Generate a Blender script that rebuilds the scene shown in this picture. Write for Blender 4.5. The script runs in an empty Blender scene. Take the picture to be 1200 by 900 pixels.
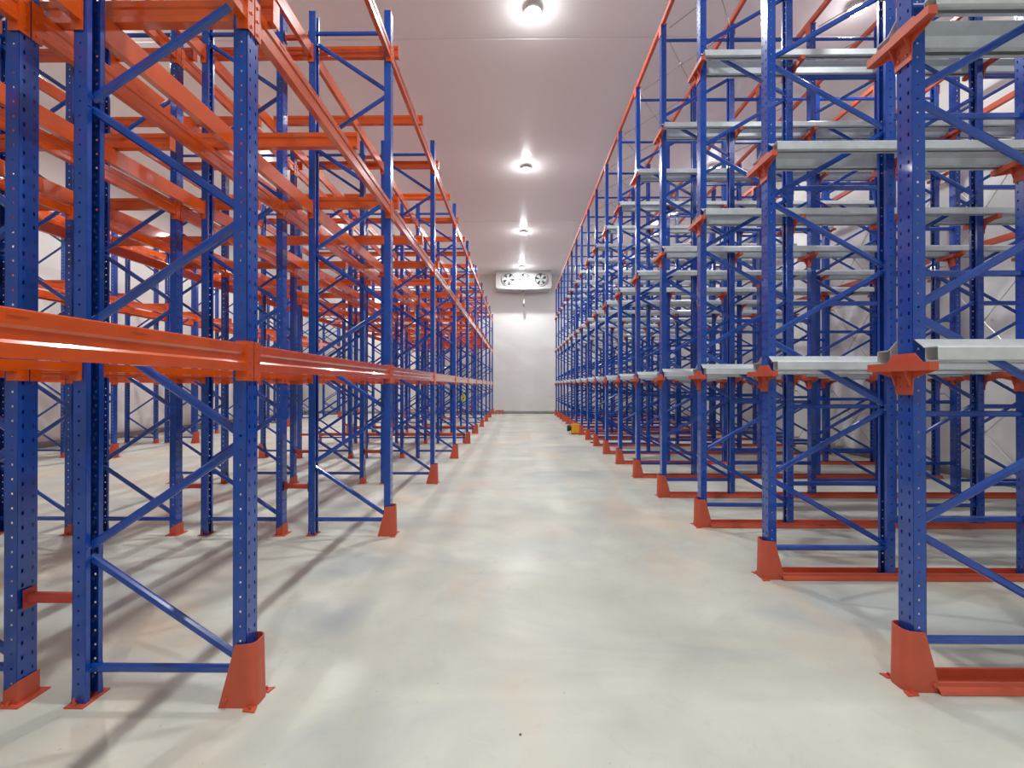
import bpy, bmesh, math, random
from mathutils import Vector, Matrix
random.seed(7)
C = bpy.context.scene.collection
PI = math.pi

# ------------------------------------------------------------------ camera
F_PX, CAM_H = 550.0, 1.64
cam = bpy.data.cameras.new('camera'); camo = bpy.data.objects.new('camera', cam); C.objects.link(camo)
cam.sensor_width = 36.0; cam.lens = 36.0 * F_PX / 1200.0
cam.clip_start = 0.05; cam.clip_end = 200
camo.location = (0, 0, CAM_H)
camo.rotation_euler = (PI / 2 + math.atan(2 / F_PX), 0, math.atan(6 / F_PX))
bpy.context.scene.camera = camo

# ------------------------------------------------------------------ world, exposure
w = bpy.data.worlds.new('world'); bpy.context.scene.world = w
w.use_nodes = True
w.node_tree.nodes['Background'].inputs[0].default_value = (0.8, 0.82, 0.85, 1)
w.node_tree.nodes['Background'].inputs[1].default_value = 0.3
vs = bpy.context.scene.view_settings
vs.view_transform = 'Standard'; vs.look = 'None'; vs.gamma = 1; vs.use_curve_mapping = False
vs.exposure = 0.0
LIGHT_W = 160.0

# room
XL, XR, YF, YB, HC = -12.6, 8.05, -4.4, 27.6, 8.15

# ------------------------------------------------------------------ materials
def srgb(r, g, b):
    f = lambda c: ((c / 255) / 12.92 if c / 255 <= 0.04045 else ((c / 255 + 0.055) / 1.055) ** 2.4)
    return (f(r), f(g), f(b), 1)

def mat(name, col, rough=0.5, metal=0.0, noise=None, bump=0.0, var=0.0, coat=0.0):
    m = bpy.data.materials.new(name); m.use_nodes = True
    nt = m.node_tree; b = nt.nodes['Principled BSDF']
    b.inputs['Base Color'].default_value = col
    b.inputs['Roughness'].default_value = rough
    b.inputs['Metallic'].default_value = metal
    if coat: b.inputs['Coat Weight'].default_value = coat; b.inputs['Coat Roughness'].default_value = 0.06
    if noise:
        tc = nt.nodes.new('ShaderNodeTexCoord')
        n = nt.nodes.new('ShaderNodeTexNoise'); n.inputs['Scale'].default_value = noise; n.inputs['Detail'].default_value = 5
        nt.links.new(tc.outputs['Object'], n.inputs['Vector'])
        r = nt.nodes.new('ShaderNodeValToRGB')
        r.color_ramp.elements[0].position = 0.3; r.color_ramp.elements[1].position = 0.7
        a = 1 - var
        r.color_ramp.elements[0].color = (col[0] * a, col[1] * a, col[2] * a, 1)
        r.color_ramp.elements[1].color = (min(1, col[0] * (1 + var)), min(1, col[1] * (1 + var)), min(1, col[2] * (1 + var)), 1)
        nt.links.new(n.outputs['Fac'], r.inputs['Fac']); nt.links.new(r.outputs['Color'], b.inputs['Base Color'])
        if bump:
            bp = nt.nodes.new('ShaderNodeBump'); bp.inputs['Strength'].default_value = bump; bp.inputs['Distance'].default_value = 0.01
            nt.links.new(n.outputs['Fac'], bp.inputs['Height']); nt.links.new(bp.outputs['Normal'], b.inputs['Normal'])
    return m

M = {}
M['blue'] = mat('blue_paint', srgb(15, 70, 164), 0.22, 0, 9, 0.02, 0.08, coat=0.6)
M['orange'] = mat('orange_paint', srgb(215, 84, 12), 0.19, 0, 7, 0.02, 0.07, coat=0.8)
M['guard'] = mat('red_orange_paint', srgb(198, 86, 60), 0.46, 0, 6, 0.02, 0.07)
M['red'] = mat('dull_red_paint', srgb(186, 66, 52), 0.5, 0, 6, 0.02, 0.07)
M['galv'] = mat('galvanised_steel', srgb(208, 215, 217), 0.36, 0.2, 14, 0.02, 0.07)
M['zinc'] = mat('zinc_bolt', srgb(190, 190, 186), 0.3, 0.9)
M['wall'] = mat('white_wall_panel', srgb(234, 234, 229), 0.35, 0, 0.4, 0.0, 0.015)
M['ceiling'] = mat('white_ceiling_panel', srgb(246, 242, 240), 0.3, 0, 0.3, 0.0, 0.02)
M['kerb'] = mat('grey_kerb', srgb(140, 138, 132), 0.7, 0, 3, 0.05, 0.1)
M['white'] = mat('white_enamel', srgb(228, 228, 226), 0.35)
M['enamel'] = mat('grey_white_enamel', srgb(192, 192, 190), 0.35, 0.3)
M['black'] = mat('black_rubber', srgb(22, 22, 24), 0.55)
M['dark'] = mat('dark_coil', srgb(92, 96, 98), 0.5, 0.4, 60, 0.1, 0.2)
M['yellow'] = mat('yellow_plastic', srgb(234, 170, 40), 0.45, 0, 5, 0.02, 0.05)
M['lime'] = mat('lime_plastic', srgb(214, 222, 50), 0.45)
M['pipe'] = mat('grey_pipe', srgb(196, 194, 190), 0.4)
e = bpy.data.materials.new('lamp_diffuser'); e.use_nodes = True
eb = e.node_tree.nodes['Principled BSDF']
eb.inputs['Emission Color'].default_value = (0.93, 0.97, 1, 1); eb.inputs['Emission Strength'].default_value = 60
M['emitter'] = e

def floor_material():
    m = bpy.data.materials.new('polished_concrete'); m.use_nodes = True
    nt = m.node_tree; b = nt.nodes['Principled BSDF']; N = nt.nodes.new; L = nt.links.new
    tc = N('ShaderNodeTexCoord')
    def noise(scale, det, dist=0.0, sx=1, sy=1, rough=0.55):
        mp = N('ShaderNodeMapping'); mp.inputs['Scale'].default_value = (sx, sy, 1); L(tc.outputs['Object'], mp.inputs['Vector'])
        n = N('ShaderNodeTexNoise'); n.inputs['Scale'].default_value = scale; n.inputs['Detail'].default_value = det
        n.inputs['Distortion'].default_value = dist; n.inputs['Roughness'].default_value = rough
        L(mp.outputs['Vector'], n.inputs['Vector']); return n
    def ramp(n, p0, p1, c0=(0, 0, 0, 1), c1=(1, 1, 1, 1)):
        r = N('ShaderNodeValToRGB'); r.color_ramp.elements[0].position = p0; r.color_ramp.elements[1].position = p1
        r.color_ramp.elements[0].color = c0; r.color_ramp.elements[1].color = c1; L(n.outputs['Fac'], r.inputs['Fac']); return r
    def mix(f, a, c, k=1.0):
        x = N('ShaderNodeMix'); x.data_type = 'RGBA'
        mm = N('ShaderNodeMath'); mm.operation = 'MULTIPLY'; mm.inputs[1].default_value = k
        L(f, mm.inputs[0]); L(mm.outputs[0], x.inputs['Factor'])
        if isinstance(a, tuple): x.inputs[6].default_value = a
        else: L(a, x.inputs[6])
        if isinstance(c, tuple): x.inputs[7].default_value = c
        else: L(c, x.inputs[7])
        return x.outputs[2]
    base, pale = srgb(196, 199, 187), srgb(216, 217, 202)
    col = mix(ramp(noise(0.9, 6, 0.6), 0.35, 0.68).outputs['Color'], base, pale)
    col = mix(ramp(noise(0.55, 6, 0.8, 1.0, 1.7), 0.5, 0.72).outputs['Color'], col, srgb(174, 183, 182), 0.9)
    col = mix(ramp(noise(0.75, 5, 0.5, 1.3, 0.7), 0.52, 0.74).outputs['Color'], col, srgb(219, 200, 174), 0.9)
    col = mix(ramp(noise(6, 8, 1.2, 1, 1, 0.7), 0.56, 0.75).outputs['Color'], col, srgb(182, 180, 170), 0.4)
    col = mix(ramp(noise(26, 4), 0.70, 0.76).outputs['Color'], col, srgb(150, 144, 132), 0.5)
    L(col, b.inputs['Base Color'])
    rr = ramp(noise(1.3, 5, 0.5), 0.3, 0.7, (0.34, 0.34, 0.34, 1), (0.55, 0.55, 0.55, 1)); L(rr.outputs['Color'], b.inputs['Roughness'])
    bp = N('ShaderNodeBump'); bp.inputs['Strength'].default_value = 0.08; bp.inputs['Distance'].default_value = 0.01
    L(noise(9, 6).outputs['Fac'], bp.inputs['Height']); L(bp.outputs['Normal'], b.inputs['Normal'])
    return m
M['floor'] = floor_material()

# ------------------------------------------------------------------ mesh helpers
def mesh(name, bm, m, smooth=False):
    bmesh.ops.recalc_face_normals(bm, faces=bm.faces)
    me = bpy.data.meshes.new(name); bm.to_mesh(me); bm.free()
    me.materials.append(M[m])
    if smooth:
        for p in me.polygons: p.use_smooth = True
    return me

def add_box(bm, x0, x1, y0, y1, z0, z1):
    v = [bm.verts.new(p) for p in ((x0, y0, z0), (x1, y0, z0), (x1, y1, z0), (x0, y1, z0), (x0, y0, z1), (x1, y0, z1), (x1, y1, z1), (x0, y1, z1))]
    for f in ((0, 3, 2, 1), (4, 5, 6, 7), (0, 1, 5, 4), (1, 2, 6, 5), (2, 3, 7, 6), (3, 0, 4, 7)): bm.faces.new([v[i] for i in f])
    return v

def box_mesh(name, x0, x1, y0, y1, z0, z1, m):
    bm = bmesh.new(); add_box(bm, x0, x1, y0, y1, z0, z1); return mesh(name, bm, m)

def add_prism(bm, pts, axis, a, b):
    """closed 2D profile extruded along axis from a to b. axis y: pts=(x,z); axis x: pts=(y,z); axis z: pts=(x,y)"""
    def P(p, t):
        return {'y': (p[0], t, p[1]), 'x': (t, p[0], p[1]), 'z': (p[0], p[1], t)}[axis]
    A = [bm.verts.new(P(p, a)) for p in pts]; B = [bm.verts.new(P(p, b)) for p in pts]
    n = len(pts)
    for i in range(n): bm.faces.new((A[i], A[(i + 1) % n], B[(i + 1) % n], B[i]))
    bm.faces.new(A); bm.faces.new(B[::-1])

def sheet(pts, t):
    """open polyline -> closed thin profile of thickness t"""
    out = []
    for s in (1, -1):
        side = []
        for i, p in enumerate(pts):
            a = pts[max(i - 1, 0)]; b = pts[min(i + 1, len(pts) - 1)]
            dx, dy = b[0] - a[0], b[1] - a[1]; l = math.hypot(dx, dy)
            side.append((p[0] - dy / l * t / 2 * s, p[1] + dx / l * t / 2 * s))
        out += side if s == 1 else side[::-1]
    return out

def add_bar(bm, p, q, w, h, bev=0.25, up=None):
    """bar with chamfered rectangular section from p to q; w across, h the other way"""
    p, q = Vector(p), Vector(q); d = (q - p).normalized()
    up = Vector(up) if up else (Vector((0, 0, 1)) if abs(d.z) < 0.95 else Vector((1, 0, 0)))
    s = d.cross(up).normalized(); u = s.cross(d).normalized()
    c = min(w, h) * bev
    prof = [(-w/2 + c, -h/2), (w/2 - c, -h/2), (w/2, -h/2 + c), (w/2, h/2 - c), (w/2 - c, h/2), (-w/2 + c, h/2), (-w/2, h/2 - c), (-w/2, -h/2 + c)]
    A = [bm.verts.new(p + s * a + u * b) for a, b in prof]; B = [bm.verts.new(q + s * a + u * b) for a, b in prof]
    for i in range(8): bm.faces.new((A[i], A[(i + 1) % 8], B[(i + 1) % 8], B[i]))
    bm.faces.new(A[::-1]); bm.faces.new(B)

def add_tube(bm, p, q, r, n=10, r2=None, caps=True):
    p, q = Vector(p), Vector(q); d = (q - p).normalized()
    up = Vector((0, 0, 1)) if abs(d.z) < 0.9 else Vector((1, 0, 0))
    s = d.cross(up).normalized(); u = s.cross(d).normalized(); r2 = r if r2 is None else r2
    A = [bm.verts.new(p + (s * math.cos(2*PI*i/n) + u * math.sin(2*PI*i/n)) * r) for i in range(n)]
    B = [bm.verts.new(q + (s * math.cos(2*PI*i/n) + u * math.sin(2*PI*i/n)) * r2) for i in range(n)]
    for i in range(n): bm.faces.new((A[i], A[(i + 1) % n], B[(i + 1) % n], B[i]))
    if caps: bm.faces.new(A[::-1]); bm.faces.new(B)

def add_torus(bm, c, R, r, axis='y', n=24, k=6, sx=1.0):
    rings = []
    for i in range(n):
        a = 2 * PI * i / n; ring = []
        for j in range(k):
            b = 2 * PI * j / k; rr = R + r * math.cos(b); t = r * math.sin(b)
            x, z = rr * math.cos(a) * sx, rr * math.sin(a)
            ring.append(bm.verts.new({'y': (c[0] + x, c[1] + t, c[2] + z), 'z': (c[0] + x, c[1] + z, c[2] + t)}[axis]))
        rings.append(ring)
    for i in range(n):
        for j in range(k):
            bm.faces.new((rings[i][j], rings[(i+1) % n][j], rings[(i+1) % n][(j+1) % k], rings[i][(j+1) % k]))

# ------------------------------------------------------------------ object helpers
def obj(name, me, parent=None, loc=(0, 0, 0), rz=0.0):
    o = bpy.data.objects.new(name, me); C.objects.link(o)
    o.location = loc; o.rotation_euler = (0, 0, rz)
    if parent is not None: o.parent = parent
    return o
def tag(o, label, cat, group=None):
    o['label'] = label; o['category'] = cat; o['kind'] = 'thing'
    if group: o['group'] = group
    return o
def thing(name, label, cat, loc=(0, 0, 0), rz=0.0, group=None):
    return tag(obj(name, None, None, loc, rz), label, cat, group)
def struct(name, me, loc=(0, 0, 0), label=None):
    o = obj(name, me, None, loc); o['kind'] = 'structure'
    if label: o['label'] = label; 
    return o
ORD = ['zeroth', 'first', 'second', 'third', 'fourth', 'fifth', 'sixth', 'seventh', 'eighth', 'ninth', 'tenth', 'eleventh', 'twelfth',
       'thirteenth', 'fourteenth', 'fifteenth', 'sixteenth', 'seventeenth', 'eighteenth', 'nineteenth', 'twentieth']

# ------------------------------------------------------------------ room shell
struct('floor', box_mesh('floor', XL, XR, YF, YB, -0.2, 0, 'floor'), label='pale mottled concrete floor')
T = 0.15
struct('wall_left', box_mesh('wall_left', XL - T, XL, YF, YB, 0, HC, 'wall'), label='white left cold-room wall')
struct('wall_right', box_mesh('wall_right', XR, XR + T, YF, YB, 0, HC, 'wall'), label='white right cold-room wall')
struct('wall_back', box_mesh('wall_back', XL - T, XR + T, YB, YB + T, 0, HC, 'wall'), label='white end wall of the aisle')
struct('wall_front', box_mesh('wall_front', XL - T, XR + T, YF - T, YF, 0, HC, 'wall'), label='white wall behind the camera')
ceil = struct('ceiling', box_mesh('ceiling', XL - T, XR + T, YF - T, YB + T, HC + 0.1, HC + 0.2, 'kerb'), label='white panelled ceiling')
for y0, y1 in ((YF, -1.0), (-1.0, 8.78), (8.78, 18.55), (18.55, YB)):
    bm = bmesh.new()
    g0 = 0.0 if y0 == YF else 0.02; g1 = 0.0 if y1 == YB else 0.02
    add_prism(bm, [(y0 + g0, HC), (y1 - g1, HC), (y1 - g1 * .3, HC + 0.03), (y1 - g1 * .3, HC + 0.1), (y0 + g0 * .3, HC + 0.1), (y0 + g0 * .3, HC + 0.03)], 'x', XL, XR)
    obj('panel', mesh('ceiling_panel', bm, 'ceiling'), ceil)
def baseboard(name, pts_axis, a, b, off, sgn):
    bm = bmesh.new()
    prof = [(off, 0), (off + sgn * 0.1, 0), (off + sgn * 0.1, 0.1), (off + sgn * 0.06, 0.15), (off, 0.15)]
    add_prism(bm, prof, pts_axis, a, b)
    struct(name, mesh(name, bm, 'kerb'))
baseboard('baseboard_left', 'y', YF, YB, XL, 1)
baseboard('baseboard_right', 'y', YF, YB, XR, -1)
baseboard('baseboard_back', 'x', XL, XR, YB, -1)

# ------------------------------------------------------------------ rack steelwork: shared meshes
def strip_with_holes(bm, w0, w1, holes, H, pitch, hh, place, z_first):
    """flat strip from w0 to w1; holes = [(centre, width)]; place(w, z)->xyz"""
    br = [w0]; hole = []
    for c, ww in holes: br += [c - ww / 2, c + ww / 2]; hole.append(len(br) - 2)
    br.append(w1)
    zs = [0.0]; rows = []
    z = z_first
    while z + hh < H - 0.02:
        zs += [z, z + hh]; rows.append(len(zs) - 2); z += pitch
    zs.append(H)
    G = [[bm.verts.new(place(a, zz)) for a in br] for zz in zs]
    for j in range(len(zs) - 1):
        for i in range(len(br) - 1):
            if j in rows and i in hole: continue
            bm.faces.new((G[j][i], G[j][i+1], G[j+1][i+1], G[j+1][i]))

def post_mesh(H):
    """open upright profile with slots; face towards +x, 100 mm wide, 70 mm deep"""
    bm = bmesh.new(); d = 0.035; hw = 0.05
    strip_with_holes(bm, -hw, hw, [(-0.026, 0.011), (0.026, 0.011)], H, 0.075, 0.02, lambda a, z: (d, a, z), 0.06)
    for s in (-1, 1):
        strip_with_holes(bm, -d, d, [(0.004, 0.011)], H, 0.075, 0.011, lambda a, z, s=s: (a, s * hw, z), 0.095)
        strip_with_holes(bm, 0, 0.026, [], H, 9, 0.01, lambda a, z, s=s: (-d, s * (hw - a), z), 0.1)
    bmesh.ops.remove_doubles(bm, verts=bm.verts, dist=0.0004)
    bmesh.ops.recalc_face_normals(bm, faces=bm.faces)
    r = bmesh.ops.solidify(bm, geom=bm.faces[:], thickness=0.0022)
    return mesh('post', bm, 'blue')

H_L, H_R = 5.75, 6.95
POST_L, POST_R = post_mesh(H_L), post_mesh(H_R)
bm = bmesh.new(); add_box(bm, -0.05, 0.05, -0.08, 0.08, 0, 0.008)
for s in (-1, 1): add_tube(bm, (0.01, s * 0.066, 0.008), (0.01, s * 0.066, 0.02), 0.012, 6); add_tube(bm, (0.01, s * 0.066, 0.02), (0.01, s * 0.066, 0.045), 0.006, 6)
PLATE = mesh('base_plate', bm, 'guard')
bm = bmesh.new(); add_box(bm, -0.06, 0.06, -0.053, 0.053, 0, 0.008)
FOOT_R = mesh('base_plate', bm, 'guard')
bm = bmesh.new()      # low shoe: a slanted collar around the foot of the post
pr = sheet([(-0.03, 0.056), (0.042, 0.056), (0.042, -0.056), (-0.03, -0.056)], 0.005)
add_prism(bm, pr, 'z', 0.0, 0.12)
for v in bm.verts:
    if v.co.z > 0.1 and v.co.x < 0: v.co.z = 0.07
add_box(bm, -0.06, 0.075, -0.085, 0.085, 0, 0.007)
for s in (-1, 1): add_tube(bm, (0.01, s * 0.072, 0.007), (0.01, s * 0.072, 0.028), 0.009, 6)
SHOE = mesh('base_shoe', bm, 'guard')

def guard_mesh(h=0.325):
    """U-shaped nose guard around the foot of a post, open to -x, sides sloping down and back"""
    bm = bmesh.new(); R = 0.045; hw = 0.066; xf = 0.092
    path = [(-1, -hw)]
    for i in range(7):
        a = -PI/2 + i * PI/12; path.append((xf - R + R*math.cos(a), -hw + R + R*math.sin(a)))
    for i in range(7):
        a = i * PI/12; path.append((xf - R + R*math.cos(a), hw - R + R*math.sin(a)))
    path.append((-1, hw))
    rows = []
    for t in (0.0, 0.05, 0.25, 0.6, 1.0):
        row = []
        for (x, y) in path:
            xx = (-0.1 + 0.085 * t) if x == -1 else x - 0.008 * t
            zz = h * t * (1.0 if x != -1 else 0.985)
            row.append(bm.verts.new((xx, y, zz)))
        rows.append(row)
    for a, b in zip(rows, rows[1:]):
        for i in range(len(path) - 1): bm.faces.new((a[i], a[i+1], b[i+1], b[i]))
    bmesh.ops.recalc_face_normals(bm, faces=bm.faces)
    bmesh.ops.solidify(bm, geom=bm.faces[:], thickness=0.006)
    for s in (-1, 1):                                  # fixing feet with anchor bolts
        add_prism(bm, [(0.03, s * 0.056), (0.095, s * 0.056), (0.105, s * 0.1), (0.04, s * 0.092)], 'z', 0.0, 0.007)
        add_tube(bm, (0.07, s * 0.08, 0.007), (0.07, s * 0.08, 0.02), 0.007, 6)
    add_tube(bm, (-0.06, -hw - 0.001, 0.045), (-0.06, -hw - 0.012, 0.045), 0.012, 8)
    add_tube(bm, (-0.06, hw + 0.001, 0.045), (-0.06, hw + 0.012, 0.045), 0.012, 8)
    return mesh('post_guard', bm, 'guard')
GUARD = guard_mesh()

D_L, D_R = 0.83, 1.0          # frame depths
_brace = {}
def brace(D, kind):
    """kind up: low at the front (x=0) rising to the rear (x=-D); down: high at the front; flat"""
    key = (D, kind)
    if key not in _brace:
        bm = bmesh.new(); a, b = -0.02, -D + 0.02
        rise = 0.53 if D < 0.9 else 0.545
        z0, z1 = {'up': (0, rise), 'down': (rise, 0), 'flat': (0, 0)}[kind]
        add_bar(bm, (a, 0, z0), (b, 0, z1), 0.03, 0.044, 0.3, up=(0, 0, 1))
        for x, z in ((a - .01, z0), (b + .01, z1)): add_tube(bm, (x, -0.0505, z), (x, 0.0505, z), 0.008, 6)
        _brace[key] = mesh('brace', bm, 'blue')
    return _brace[key]

def frame(loc, rz, D, right, label, group, ends=('shoe', 'plate')):
    t = thing('upright_frame', label, 'rack frame', loc, rz, group)
    pm = POST_R if right else POST_L
    for x, r, end in ((0, 0, ends[0]), (-D, PI, ends[1])):
        p = obj('post', pm, t, (x, 0, 0.013 if right else 0.008), r)
        if right or end == 'guard': obj('base_plate', FOOT_R, p, (0, 0, -0.008))
        elif end == 'plate': obj('base_plate', PLATE, p, (0, 0, -0.008))
        if end == 'shoe': obj('base_shoe', SHOE, p, (0, 0, -0.008))
        if end == 'guard': obj('post_guard', GUARD, t, (x, 0, 0), r)
    if right: z, top, step, rear = 0.29, 6.75, 0.595, True
    else: z, top, step, rear = 0.215, 5.52, 0.586, False
    obj('strut', brace(D, 'flat'), t, (0, 0, 0.25 if right else 0.165))
    while z + 0.54 < top:
        obj('brace', brace(D, 'down' if rear else 'up'), t, (0, 0, z)); rear = not rear; z += step
    obj('strut', brace(D, 'flat'), t, (0, 0, top + 0.02))
    return t

# ---- left block: four rows of frames deep, then a further rack beyond the second aisle
Y0, PITCH, NF = 2.44, 2.725, 10
YL = lambda k: Y0 + (k - 1) * PITCH
ROWS = [(-1.42, 'aisle-side row'), (-2.605, 'second row in'), (-3.78, 'third row in'), (-4.945, 'fourth row in')]
for r, (x, rn) in enumerate(ROWS):
    for k in range(0 if r < 2 else 1, NF + 1):
        ends = ('guard' if r == 0 else 'shoe', 'guard' if r == 3 else 'plate')
        pos = 'beside the camera' if k == 0 else ORD[k] + ' from the camera'
        frame((x, YL(k), 0), 0, D_L, False, f'blue upright frame of the left rack, {rn}, {pos}', 'upright frames of the left rack', ends)
FAR = [(-9.2, 'front row'), (-10.35, 'back row')]
for r, (x, rn) in enumerate(FAR):
    for k in range(3, NF + 1):
        frame((x, YL(k), 0), 0, D_L, False, f'blue upright frame of the far left rack, {rn}, {ORD[k-2]} from the camera',
              'upright frames of the far left rack', ('guard' if r == 0 else 'shoe', 'plate'))

# ---- box beams
BL = PITCH - 0.11
bm = bmesh.new()
add_prism(bm, [(-0.022, 0), (0.022, 0), (0.022, 0.042), (0.015, 0.052), (0.015, 0.084), (0.022, 0.094), (0.022, 0.136), (0.018, 0.14), (-0.018, 0.14), (-0.022, 0.136)], 'y', -BL/2, BL/2)
for i in range(6): add_box(bm, 0.022, 0.0245, -1.05 + i * 0.42 - 0.03, -1.05 + i * 0.42 + 0.03, 0.118, 0.131)
BEAM = mesh('box_beam', bm, 'orange')
bm = bmesh.new()      # end connector: plate on the post's face plus a flange on the beam end; origin at the beam end, +y towards the post
add_box(bm, 0.0255, 0.031, 0.0, 0.05, -0.05, 0.155)
add_box(bm, -0.03, 0.031, -0.006, 0.0, -0.05, 0.155)
for z in (-0.02, 0.05, 0.12): add_tube(bm, (0.031, 0.026, z), (0.036, 0.026, z), 0.008, 6)
CONN_A = mesh('connector', bm, 'orange')
bm = bmesh.new()
add_box(bm, 0.0255, 0.031, -0.05, 0.0, -0.05, 0.155)
add_box(bm, -0.03, 0.031, 0.0, 0.006, -0.05, 0.155)
for z in (-0.02, 0.05, 0.12): add_tube(bm, (0.031, -0.026, z), (0.036, -0.026, z), 0.008, 6)
CONN_B = mesh('connector', bm, 'orange')
LEVELS = [(1.715, 'bottom level'), (3.52, 'middle level'), (5.24, 'top level')]
def beam(x, k, z, face, label, group):
    yc = YL(k) + PITCH / 2
    o = obj('pallet_beam', BEAM, None, (x, yc, z), 0 if face > 0 else PI)
    tag(o, label, 'beam', group)
    obj('connector', CONN_A, o, (0, BL/2, 0)); obj('connector', CONN_B, o, (0, -BL/2, 0))
    return o
LINES = []
for r, (x, rn) in enumerate(ROWS):
    nm = ['aisle-side row', 'second row', 'third row', 'fourth row'][r]
    LINES.append((x + 0.013, 1, nm + ' front')); LINES.append((x - D_L - 0.013, -1, nm + ' rear'))
for li, (x, face, nm) in enumerate(LINES):
    for lv, (z, zn) in enumerate(LEVELS):
        for k in range(0 if (lv < 2 and li < 4) else 1, NF):
            bay = 'bay beside the camera' if k == 0 else ORD[k] + ' full bay'
            beam(x, k, z, face, f'orange box beam, left rack, {zn}, {nm}, {bay}', 'orange box beams of the left rack')
for r, (x, rn) in enumerate(FAR):
    for lv, (z, zn) in enumerate(LEVELS):
        for (xx, face, ff) in ((x + 0.013, 1, 'front'), (x - D_L - 0.013, -1, 'rear')):
            if r == 1 and ff == 'rear': continue
            for k in range(3, NF - 1):
                beam(xx, k, z, face, f'orange box beam, far left rack, {zn}, {rn} {ff}, {ORD[k-2]} bay', 'orange box beams of the far left rack')

# ---- cross bars lying on the beams
def bar_mesh(L):
    bm = bmesh.new()
    add_prism(bm, [(-0.03, 0), (0.03, 0), (0.03, 0.035), (0.022, 0.045), (0.022, 0.075), (0.03, 0.085), (0.03, 0.12), (-0.03, 0.12), (-0.03, 0.085), (-0.022, 0.075), (-0.022, 0.045), (-0.03, 0.035)], 'x', -L, 0)
    return mesh('cross_bar', bm, 'orange')
def endcap():
    bm = bmesh.new(); add_box(bm, 0, 0.006, -0.034, 0.034, -0.012, 0.124); return mesh('end_plate', bm, 'orange')
CAP = endcap(); _bars = {}
def cross_bar(x1, x0, y, z, label, group):
    L = round(x1 - x0, 3)
    if L not in _bars: _bars[L] = bar_mesh(L)
    o = tag(obj('cross_bar', _bars[L], None, (x1, y, z)), label, 'cross bar', group)
    obj('end_plate', CAP, o, (0, 0, 0.0)); obj('end_plate', CAP, o, (-L - 0.006, 0, 0.0))
n = 0
for i in range(19):
    y = Y0 + 0.17 + i * PITCH / 2
    if y > YB - 0.9: break
    for lv in (1, 2):
        z = LEVELS[lv][0] + 0.1425
        segs = ((-1.355, -2.73), (-2.95, -5.82)) if lv == 1 else ((-1.355, -3.48), (-3.7, -5.82))
        for (a, b), sn in zip(segs, ('aisle end', 'inner end')):
            cross_bar(a, b, y, z, f'orange cross bar on {LEVELS[lv][1]} beams, left rack, {sn}, {ORD[i+1]} from the camera', 'cross bars of the left rack')
for i in range(3, 15):
    y = Y0 + 2 * PITCH + 0.17 + (i - 3) * PITCH / 2
    for lv in (1, 2):
        cross_bar(-9.13, -11.24, y, LEVELS[lv][0] + 0.1425, f'orange cross bar on {LEVELS[lv][1]} beams, far left rack, {ORD[i-2]} from the camera', 'cross bars of the far left rack')

# ---- red row spacers between back-to-back frames, and the low barrier rails
bm = bmesh.new(); add_bar(bm, (-0.165 + 0.036, 0, 0), (0.165 - 0.036, 0, 0), 0.04, 0.05, 0.2)
for s in (-1, 1): add_box(bm, s * 0.129 - 0.002, s * 0.129 + 0.002, -0.035, 0.035, -0.05, 0.05)
SPACER = mesh('row_spacer', bm, 'red')
GAPS = [((ROWS[i][0] - D_L + ROWS[i+1][0]) / 2, ['first', 'second', 'third'][i]) for i in range(3)]
for (xc, gn) in GAPS:
    for k in range(1, NF + 1):
        for z, zn in ((0.53, 'lower'), (5.5, 'upper')):
            tag(obj('row_spacer', SPACER, None, (xc, YL(k), z)), f'{zn} red row spacer in the {gn} gap of left rack frames, {ORD[k]} from camera', 'spacer', 'red row spacers')
for k, zz in ((5, 0.24), (6, 0.2)):
    o = thing('barrier_rail', f'low red-orange rail behind the {ORD[k]} guard of the left aisle', 'rail', (-1.5, YL(k) + 0.14, 0), 0, 'low barrier rails')
    bm = bmesh.new(); add_bar(bm, (0, 0, zz), (-4.2, 0, zz), 0.07, 0.09, 0.15); obj('bar', mesh('rail_bar', bm, 'guard'), o)
    for x in (-0.03, -1.4, -2.8, -4.17): obj('leg', box_mesh('rail_leg', x - 0.03, x + 0.03, -0.03, 0.03, 0, zz - 0.045, 'guard'), o)

# ------------------------------------------------------------------ right drive-in rack
RY0, RP, NR = 2.6, 1.46, 17
YR = lambda k: RY0 + (k - 1) * RP
RX = [(2.165, 'aisle end'), (4.35, 'middle'), (6.45, 'wall end')]
RLEV = [(1.765, 'bottom level'), (3.57, 'middle level'), (5.37, 'top level')]
def arm_mesh(tabs):
    """support arm: a bar across the post's face with a plate below it; face side = +x"""
    bm = bmesh.new()
    add_box(bm, 0.0375, 0.085, -0.21, 0.21, -0.046, -0.002)
    add_prism(bm, [(-0.2, -0.046), (0.2, -0.046), (0.16, -0.06), (0.06, -0.085), (0.055, -0.175), (-0.055, -0.175), (-0.06, -0.085), (-0.16, -0.06)], 'x', 0.0375, 0.044)
    for s in (-1, 1): add_prism(bm, [(0.0375, -0.046), (0.08, -0.046), (0.05, -0.13), (0.0375, -0.13)], 'y', s * 0.05 - 0.003, s * 0.05 + 0.003)
    for y, z in ((-0.026, -0.085), (0.026, -0.085), (-0.026, -0.13), (0.026, -0.13)): add_tube(bm, (0.044, y, z), (0.05, y, z), 0.008, 6)
    if tabs: add_prism(bm, [(-0.12, -0.002), (0.12, -0.002), (0.07, 0.05), (-0.07, 0.05)], 'x', 0.0375, 0.045)
    return mesh('support_arm', bm, 'guard')
ARM, ARM_IN = arm_mesh(True), arm_mesh(False)
RAIL_X0, RAIL_X1 = -0.033, 7.45 - 2.18 + 0.05
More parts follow.
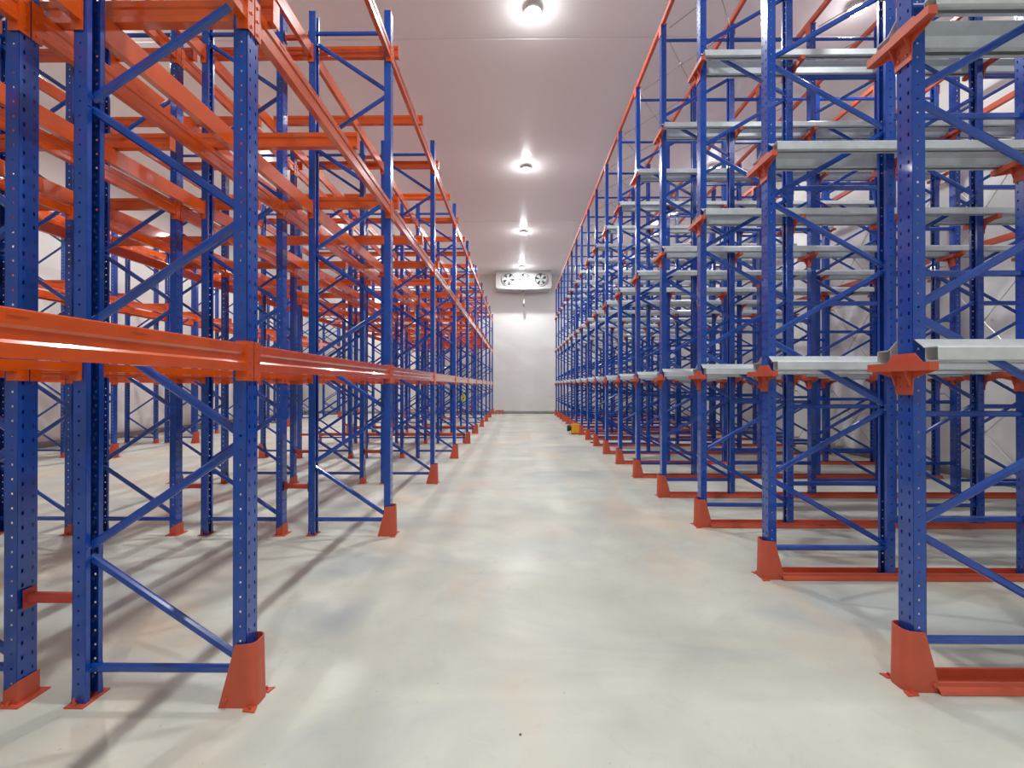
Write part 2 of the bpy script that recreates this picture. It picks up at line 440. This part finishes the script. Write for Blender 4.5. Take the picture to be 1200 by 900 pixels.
def rail_mesh(s):
    bm = bmesh.new()
    prof = sheet([(s * 0.06, 0.118), (s * 0.112, 0.076), (s * 0.118, 0.07), (s * 0.195, 0.07), (s * 0.2, 0.064), (s * 0.2, 0.004), (s * 0.19, 0.0), (s * 0.17, 0.0)], 0.004)
    add_prism(bm, prof, 'x', RAIL_X0, RAIL_X1)
    prof2 = sheet([(s * 0.115, 0.072), (s * 0.115, 0.006), (s * 0.14, 0.002)], 0.004)
    add_prism(bm, prof2, 'x', RAIL_X0 + 0.01, RAIL_X1 - 0.01)
    return mesh('pallet_rail', bm, 'galv')
RAIL = {-1: rail_mesh(-1), 1: rail_mesh(1)}
for k in range(1, NR + 1):
    y = YR(k)
    for fi, (x, fn) in enumerate(RX):
        t = frame((x, y, 0), PI, D_R, True, f'blue upright frame, right rack, {fn} of the {ORD[k]} line from the camera', 'upright frames of the right rack', ('plate', 'plate'))
        for z, zn in RLEV:
            obj('support_arm', ARM if fi == 0 else ARM_IN, t, (0, 0, z)); obj('support_arm', ARM_IN, t, (-D_R, 0, z), PI)
    for z, zn in RLEV:
        for s, sn in ((-1, 'near side'), (1, 'far side')):
            o = obj('pallet_rail', RAIL[s], None, (2.165, y, z + 0.005))
            tag(o, f'pale galvanised pallet rail, {zn}, {sn} of the {ORD[k]} right frame line', 'pallet rail', 'galvanised pallet rails')

# floor guide rails with their nose guards
bm = bmesh.new()
pr = sheet([(-0.09, 0.003), (-0.082, 0.022), (-0.066, 0.034), (-0.066, 0.058), (-0.058, 0.058), (-0.058, 0.003), (0.058, 0.003), (0.058, 0.058), (0.066, 0.058), (0.066, 0.034), (0.082, 0.022), (0.09, 0.003)], 0.003)
add_prism(bm, pr, 'x', 0.075, 5.35)
GUIDE = mesh('floor_guide_rail', bm, 'guard')
for k in range(1, NR + 1):
    o = obj('floor_guide_rail', GUIDE, None, (2.165, YR(k), 0))
    tag(o, f'red-orange floor rail with nose guard at the foot of the {ORD[k]} right frame line', 'floor rail', 'floor guide rails')
    obj('post_guard', GUARD, o, (0, 0, 0), PI)

# blue spacers between the frames of one lane line
for k in range(1, NR + 1):
    for (xa, xb, gn) in ((RX[0][0] + D_R, RX[1][0], 'first'), (RX[1][0] + D_R, RX[2][0], 'second')):
        for z, zn in ((0.5, 'lowest'), (1.4, 'second'), (2.6, 'third'), (3.95, 'fourth'), (5.25, 'fifth'), (6.77, 'topmost')):
            key = ('sp', round(xb - xa, 3))
            if key not in _brace:
                L = xb - xa; bm = bmesh.new(); add_bar(bm, (0.037, 0, 0), (L - 0.037, 0, 0), 0.04, 0.05, 0.2)
                _brace[key] = mesh('frame_spacer', bm, 'blue')
            tag(obj('frame_spacer', _brace[key], None, (xa, YR(k), z)), f'{zn} blue spacer in the {gn} gap of the {ORD[k]} right frame line', 'spacer', 'blue frame spacers')

# orange tie beams along the top of the posts
bm = bmesh.new()
add_bar(bm, (0, 0.004, 0.045), (0, RP - 0.004, 0.045), 0.055, 0.085, 0.2)
TIE = mesh('tie_beam', bm, 'guard')
bm = bmesh.new(); add_box(bm, -0.045, 0.045, -0.056, 0.056, -0.012, 0.0); add_box(bm, 0.039, 0.045, -0.056, 0.056, -0.16, 0.0)
FOOT = mesh('tie_bracket', bm, 'guard')
li = 0
for (x, fn) in RX:
    for dx in (0, D_R):
        li += 1
        for k in range(1, NR):
            o = obj('tie_beam', TIE, None, (x + dx, YR(k), H_R + 0.03))
            tag(o, f'orange tie beam on the post tops, {ORD[li]} line of the right rack, {ORD[k]} bay', 'tie beam', 'tie beams over the right rack')
            obj('tie_bracket', FOOT, o, (0, 0.0, 0), PI if dx == 0 else 0)
# orange backstop beams along the wall side of the lanes
bm = bmesh.new(); add_bar(bm, (0.0295 + 0.04, 0.004, 0.05), (0.0295 + 0.04, RP - 0.004, 0.05), 0.055, 0.1, 0.15)
STOP = mesh('backstop_beam', bm, 'guard')
for z, zn in ((3.87, 'lower'), (6.0, 'upper')):
    for k in range(1, 13):
        tag(obj('backstop_beam', STOP, None, (RX[2][0] + D_R - 0.002, YR(k), z)), f'{zn} orange backstop beam on the wall-side posts of the right rack, {ORD[k]} bay', 'beam', 'wall-side backstop beams')
# silver plan-bracing rods between the tie beams
def rod(p, q, label, group, lug=0.0):
    p, q = Vector(p), Vector(q); bm = bmesh.new(); add_tube(bm, (0, 0, 0), q - p, 0.007, 6)
    d = (q - p).normalized(); add_tube(bm, (q - p) * 0.47, (q - p) * 0.53, 0.013, 6)
    if lug:
        sy = 1 if d.y > 0 else -1
        for c, k_ in ((Vector((0, 0, 0)), -sy), (q - p, sy)): add_bar(bm, c, c + Vector((-lug, k_ * 0.03, 0)), 0.02, 0.03)
    tag(obj('bracing_rod', mesh('bracing_rod', bm, 'zinc'), None, p), label, 'rod', group)
for k in range(1, 11):
    for j, (xa, xb) in enumerate(((2.24, 3.12), (4.41, 5.29))):
        for s in (0, 1):
            ya, yb = (YR(k) + 0.08, YR(k + 1) - 0.08) if s == 0 else (YR(k + 1) - 0.08, YR(k) + 0.08)
            rod((xa, ya, H_R - 0.03 - 0.025 * s), (xb, yb, H_R - 0.03 - 0.025 * s), f'thin silver roof rod {"rising away" if s == 0 else "crossing back"}, {("aisle end", "middle")[j]} frames, {ORD[k]} right bay', 'roof bracing rods')
for k in range(2, 8):
    for j, (za, zb, zn) in enumerate(((0.25, 1.5, 'low'), (1.95, 3.45, 'mid-height'), (3.75, 5.25, 'high'))):
        for s in (0, 1):
            x = RX[2][0] + D_R + 0.115 + 0.03 * s
            ya, yb = YR(k) + 0.06, YR(k + 1) - 0.06
            rod((x, ya if s == 0 else yb, za), (x, yb if s == 0 else ya, zb), f'{zn} thin silver wall-side cross rod leaning {"away" if s == 0 else "back"}, {ORD[k]} right bay', 'wall-side bracing rods', x - (RX[2][0] + D_R) - 0.058)

# ------------------------------------------------------------------ ceiling lights
bm = bmesh.new(); add_tube(bm, (0, 0, 0), (0, 0, -0.05), 0.08, 24); add_tube(bm, (0, 0, -0.05), (0, 0, -0.1), 0.13, 24, 0.15)
HOUS = mesh('lamp_housing', bm, 'white')
bm = bmesh.new(); add_tube(bm, (0, 0, -0.1), (0, 0, -0.112), 0.135, 24); DIFF = mesh('diffuser', bm, 'emitter')
def lamp_data(power):
    d = bpy.data.lights.new('ceiling_lamp', 'AREA'); d.shape = 'DISK'; d.size = 0.24
    d.energy = LIGHT_W * power; d.color = (0.97, 0.985, 1.0)
    g = bpy.data.lights.new('added_ceiling_fill', 'POINT'); g.shadow_soft_size = 0.12; g.energy = LIGHT_W * power * 0.1; g.color = d.color  # extra point light, added to lift the ceiling and give each fixture a halo
    return d, g
LY = [-3.0, 2.2, 8.05, 13.9, 19.75, 25.55]
for x, xn, power in ((0.27, 'over the main aisle', 1.0), (5.8, 'over the right rack', 0.5), (-7.5, 'over the second aisle at left', 1.25)):
    area, added_fill = lamp_data(power)
    for i, y in enumerate(LY):
        if (i == 0 and x != 0.27) or (i == 1 and x < 0): continue
        pos = ('behind the camera', 'right above the camera', 'first ahead', 'second ahead', 'third ahead', 'nearest the end wall')[i]
        o = tag(obj('ceiling_light', HOUS, None, (x, y, HC)), f'round white ceiling light {xn}, {pos}', 'ceiling light', 'ceiling lights')
        obj('diffuser', DIFF, o)
        l = bpy.data.objects.new('emitter', area); C.objects.link(l); l.parent = o; l.location = (0, 0, -0.125)
        l = bpy.data.objects.new('emitter', added_fill); C.objects.link(l); l.parent = o; l.location = (0, 0, -0.3)  # added fill hanging free below the diffuser, no part of the fixture

# ------------------------------------------------------------------ evaporator on the end wall
EX, EY, EZ = 0.37, 26.5, 7.08
ev = thing('evaporator', 'white three-fan cooling unit hung under the ceiling at the aisle end', 'cooler', (EX, EY, EZ))
bm = bmesh.new()
add_box(bm, -1.5, 1.5, 0.0, 0.95, 0.12, 1.0)
obj('cabinet', mesh('cabinet', bm, 'enamel'), ev)
bm = bmesh.new()
add_prism(bm, [(-1.58, 0.13), (-1.5, 0.04), (-0.7, 0.0), (0.7, 0.0), (1.5, 0.04), (1.58, 0.13), (1.58, 0.15), (-1.58, 0.15)], 'y', -0.06, 1.0)
obj('drip_tray', mesh('drip_tray', bm, 'enamel'), ev)
bm = bmesh.new(); add_box(bm, -1.58, 1.58, -0.05, 1.0, 1.0, 1.06); obj('top_plate', mesh('top_plate', bm, 'enamel'), ev)
for s in (-1, 1): obj('end_panel', box_mesh('end_panel', s * 1.5 - 0.04 + 0.04 * s, s * 1.5 + 0.04 + 0.04 * s, -0.03, 0.97, 0.15, 1.0, 'enamel'), ev)
for fx in (-0.86, 0.05, 0.97):
    bm = bmesh.new(); add_torus(bm, (fx, -0.02, 0.57), 0.36, 0.035, 'y', 28, 8)
    fan = obj('fan_ring', mesh('fan_ring', bm, 'enamel', True), ev)
    bm = bmesh.new(); add_tube(bm, (fx, -0.004, 0.57), (fx, 0.0, 0.57), 0.33, 28); obj('fan_opening', mesh('fan_opening', bm, 'black'), fan)
    bm = bmesh.new()
    for b in range(5):
        a = b * 2 * PI / 5 + fx
        pts = []
        for rr, da, yy in ((0.09, -0.35, -0.05), (0.31, -0.30, -0.055), (0.31, 0.38, -0.02), (0.09, 0.5, -0.02)):
            pts.append((fx + rr * math.cos(a + da), yy, 0.57 + rr * math.sin(a + da)))
        v = [bm.verts.new(p) for p in pts]; v2 = [bm.verts.new((p[0], p[1] + 0.006, p[2])) for p in pts]
        bm.faces.new(v); bm.faces.new(v2[::-1])
        for i in range(4): bm.faces.new((v[i], v2[i], v2[(i+1) % 4], v[(i+1) % 4]))
    add_tube(bm, (fx, -0.07, 0.57), (fx, -0.005, 0.57), 0.1, 16)
    obj('fan_blade', mesh('fan_blade', bm, 'galv'), fan)
    bm = bmesh.new()
    for R in (0.12, 0.2, 0.28): add_torus(bm, (fx, -0.09, 0.57), R, 0.006, 'y', 24, 5)
    for a in range(4):
        c_, s_ = math.cos(a * PI / 4), math.sin(a * PI / 4)
        add_tube(bm, (fx - 0.36 * c_, -0.085, 0.57 - 0.36 * s_), (fx + 0.36 * c_, -0.085, 0.57 + 0.36 * s_), 0.005, 5)
    obj('wire_guard', mesh('wire_guard', bm, 'zinc'), fan)
bm = bmesh.new(); add_tube(bm, (0.02, 0.45, 0.01), (0.02, 0.45, -0.72), 0.05, 12); add_tube(bm, (0.02, 0.45, -0.7), (0.02, YB - EY, -0.74), 0.05, 12)
obj('drain_pipe', mesh('drain_pipe', bm, 'pipe'), ev)

# ------------------------------------------------------------------ small things
o = thing('machine_case', 'yellow box-shaped machine with black round end on the floor by right rack', 'machine', (1.98, 16.02, 0))
bm = bmesh.new(); add_box(bm, -0.14, 0.16, -0.16, 0.16, 0.03, 0.31)
bmesh.ops.bevel(bm, geom=bm.edges[:], offset=0.015, segments=2, affect='EDGES'); obj('body', mesh('body', bm, 'yellow'), o)
bm = bmesh.new(); add_box(bm, -0.13, 0.15, -0.15, 0.15, 0.31, 0.335); obj('lid', mesh('lid', bm, 'yellow'), o)
bm = bmesh.new(); add_tube(bm, (-0.14, 0, 0.19), (-0.19, 0, 0.19), 0.08, 16); add_tube(bm, (-0.19, 0, 0.19), (-0.27, 0, 0.19), 0.105, 20)
obj('end_cap', mesh('end_cap', bm, 'black'), o)
for x in (-0.1, 0.12):
    for y in (-0.12, 0.12): obj('foot', box_mesh('foot', x - 0.025, x + 0.025, y - 0.025, y + 0.025, 0, 0.03, 'black'), o)

bm = bmesh.new()
for i in range(4): add_torus(bm, (0.005 * (i % 2), -0.021 + i * 0.014, 0.12), 0.075 - 0.005 * (i % 2), 0.032, 'y', 24, 7, 0.62)
o = tag(obj('strap_coil', mesh('strap_coil', bm, 'lime', True), None, (-1.52, YL(5) - 0.11, 1.17)), 'yellow-green coil hanging on a post of the left aisle row', 'coil')
bm = bmesh.new(); add_bar(bm, (0, 0, 0.2), (0, 0, 0.36), 0.05, 0.004, 0.2); obj('hanging_strap', mesh('hanging_strap', bm, 'galv'), o)

o = thing('floor_barrier', 'short low orange barrier standing before the end wall', 'barrier', (-1.05, 26.95, 0))
bm = bmesh.new(); add_bar(bm, (-0.2, 0, 0.2), (0.28, 0, 0.2), 0.06, 0.08, 0.2); obj('bar', mesh('barrier_bar', bm, 'guard'), o)
for x in (-0.17, 0.04, 0.25): obj('leg', box_mesh('barrier_leg', x - 0.03, x + 0.03, -0.03, 0.03, 0, 0.17, 'guard'), o)

for i, (x, y, r, lab) in enumerate(((0.015, 2.21, 0.007, 'small dark pebble alone on the aisle floor near the camera'), (2.13, 13.45, 0.05, 'dark scrap of debris on the floor beside right rack guards'))):
    bm = bmesh.new(); bmesh.ops.create_icosphere(bm, subdivisions=2, radius=r)
    for v in bm.verts: v.co *= random.uniform(0.75, 1.1); v.co.z = max(v.co.z * 0.6, -r * 0.4) + r * 0.4
    tag(obj(('pebble', 'debris_scrap')[i], mesh('pebble', bm, 'dark'), None, (x, y, 0)), lab, ('pebble', 'debris')[i])
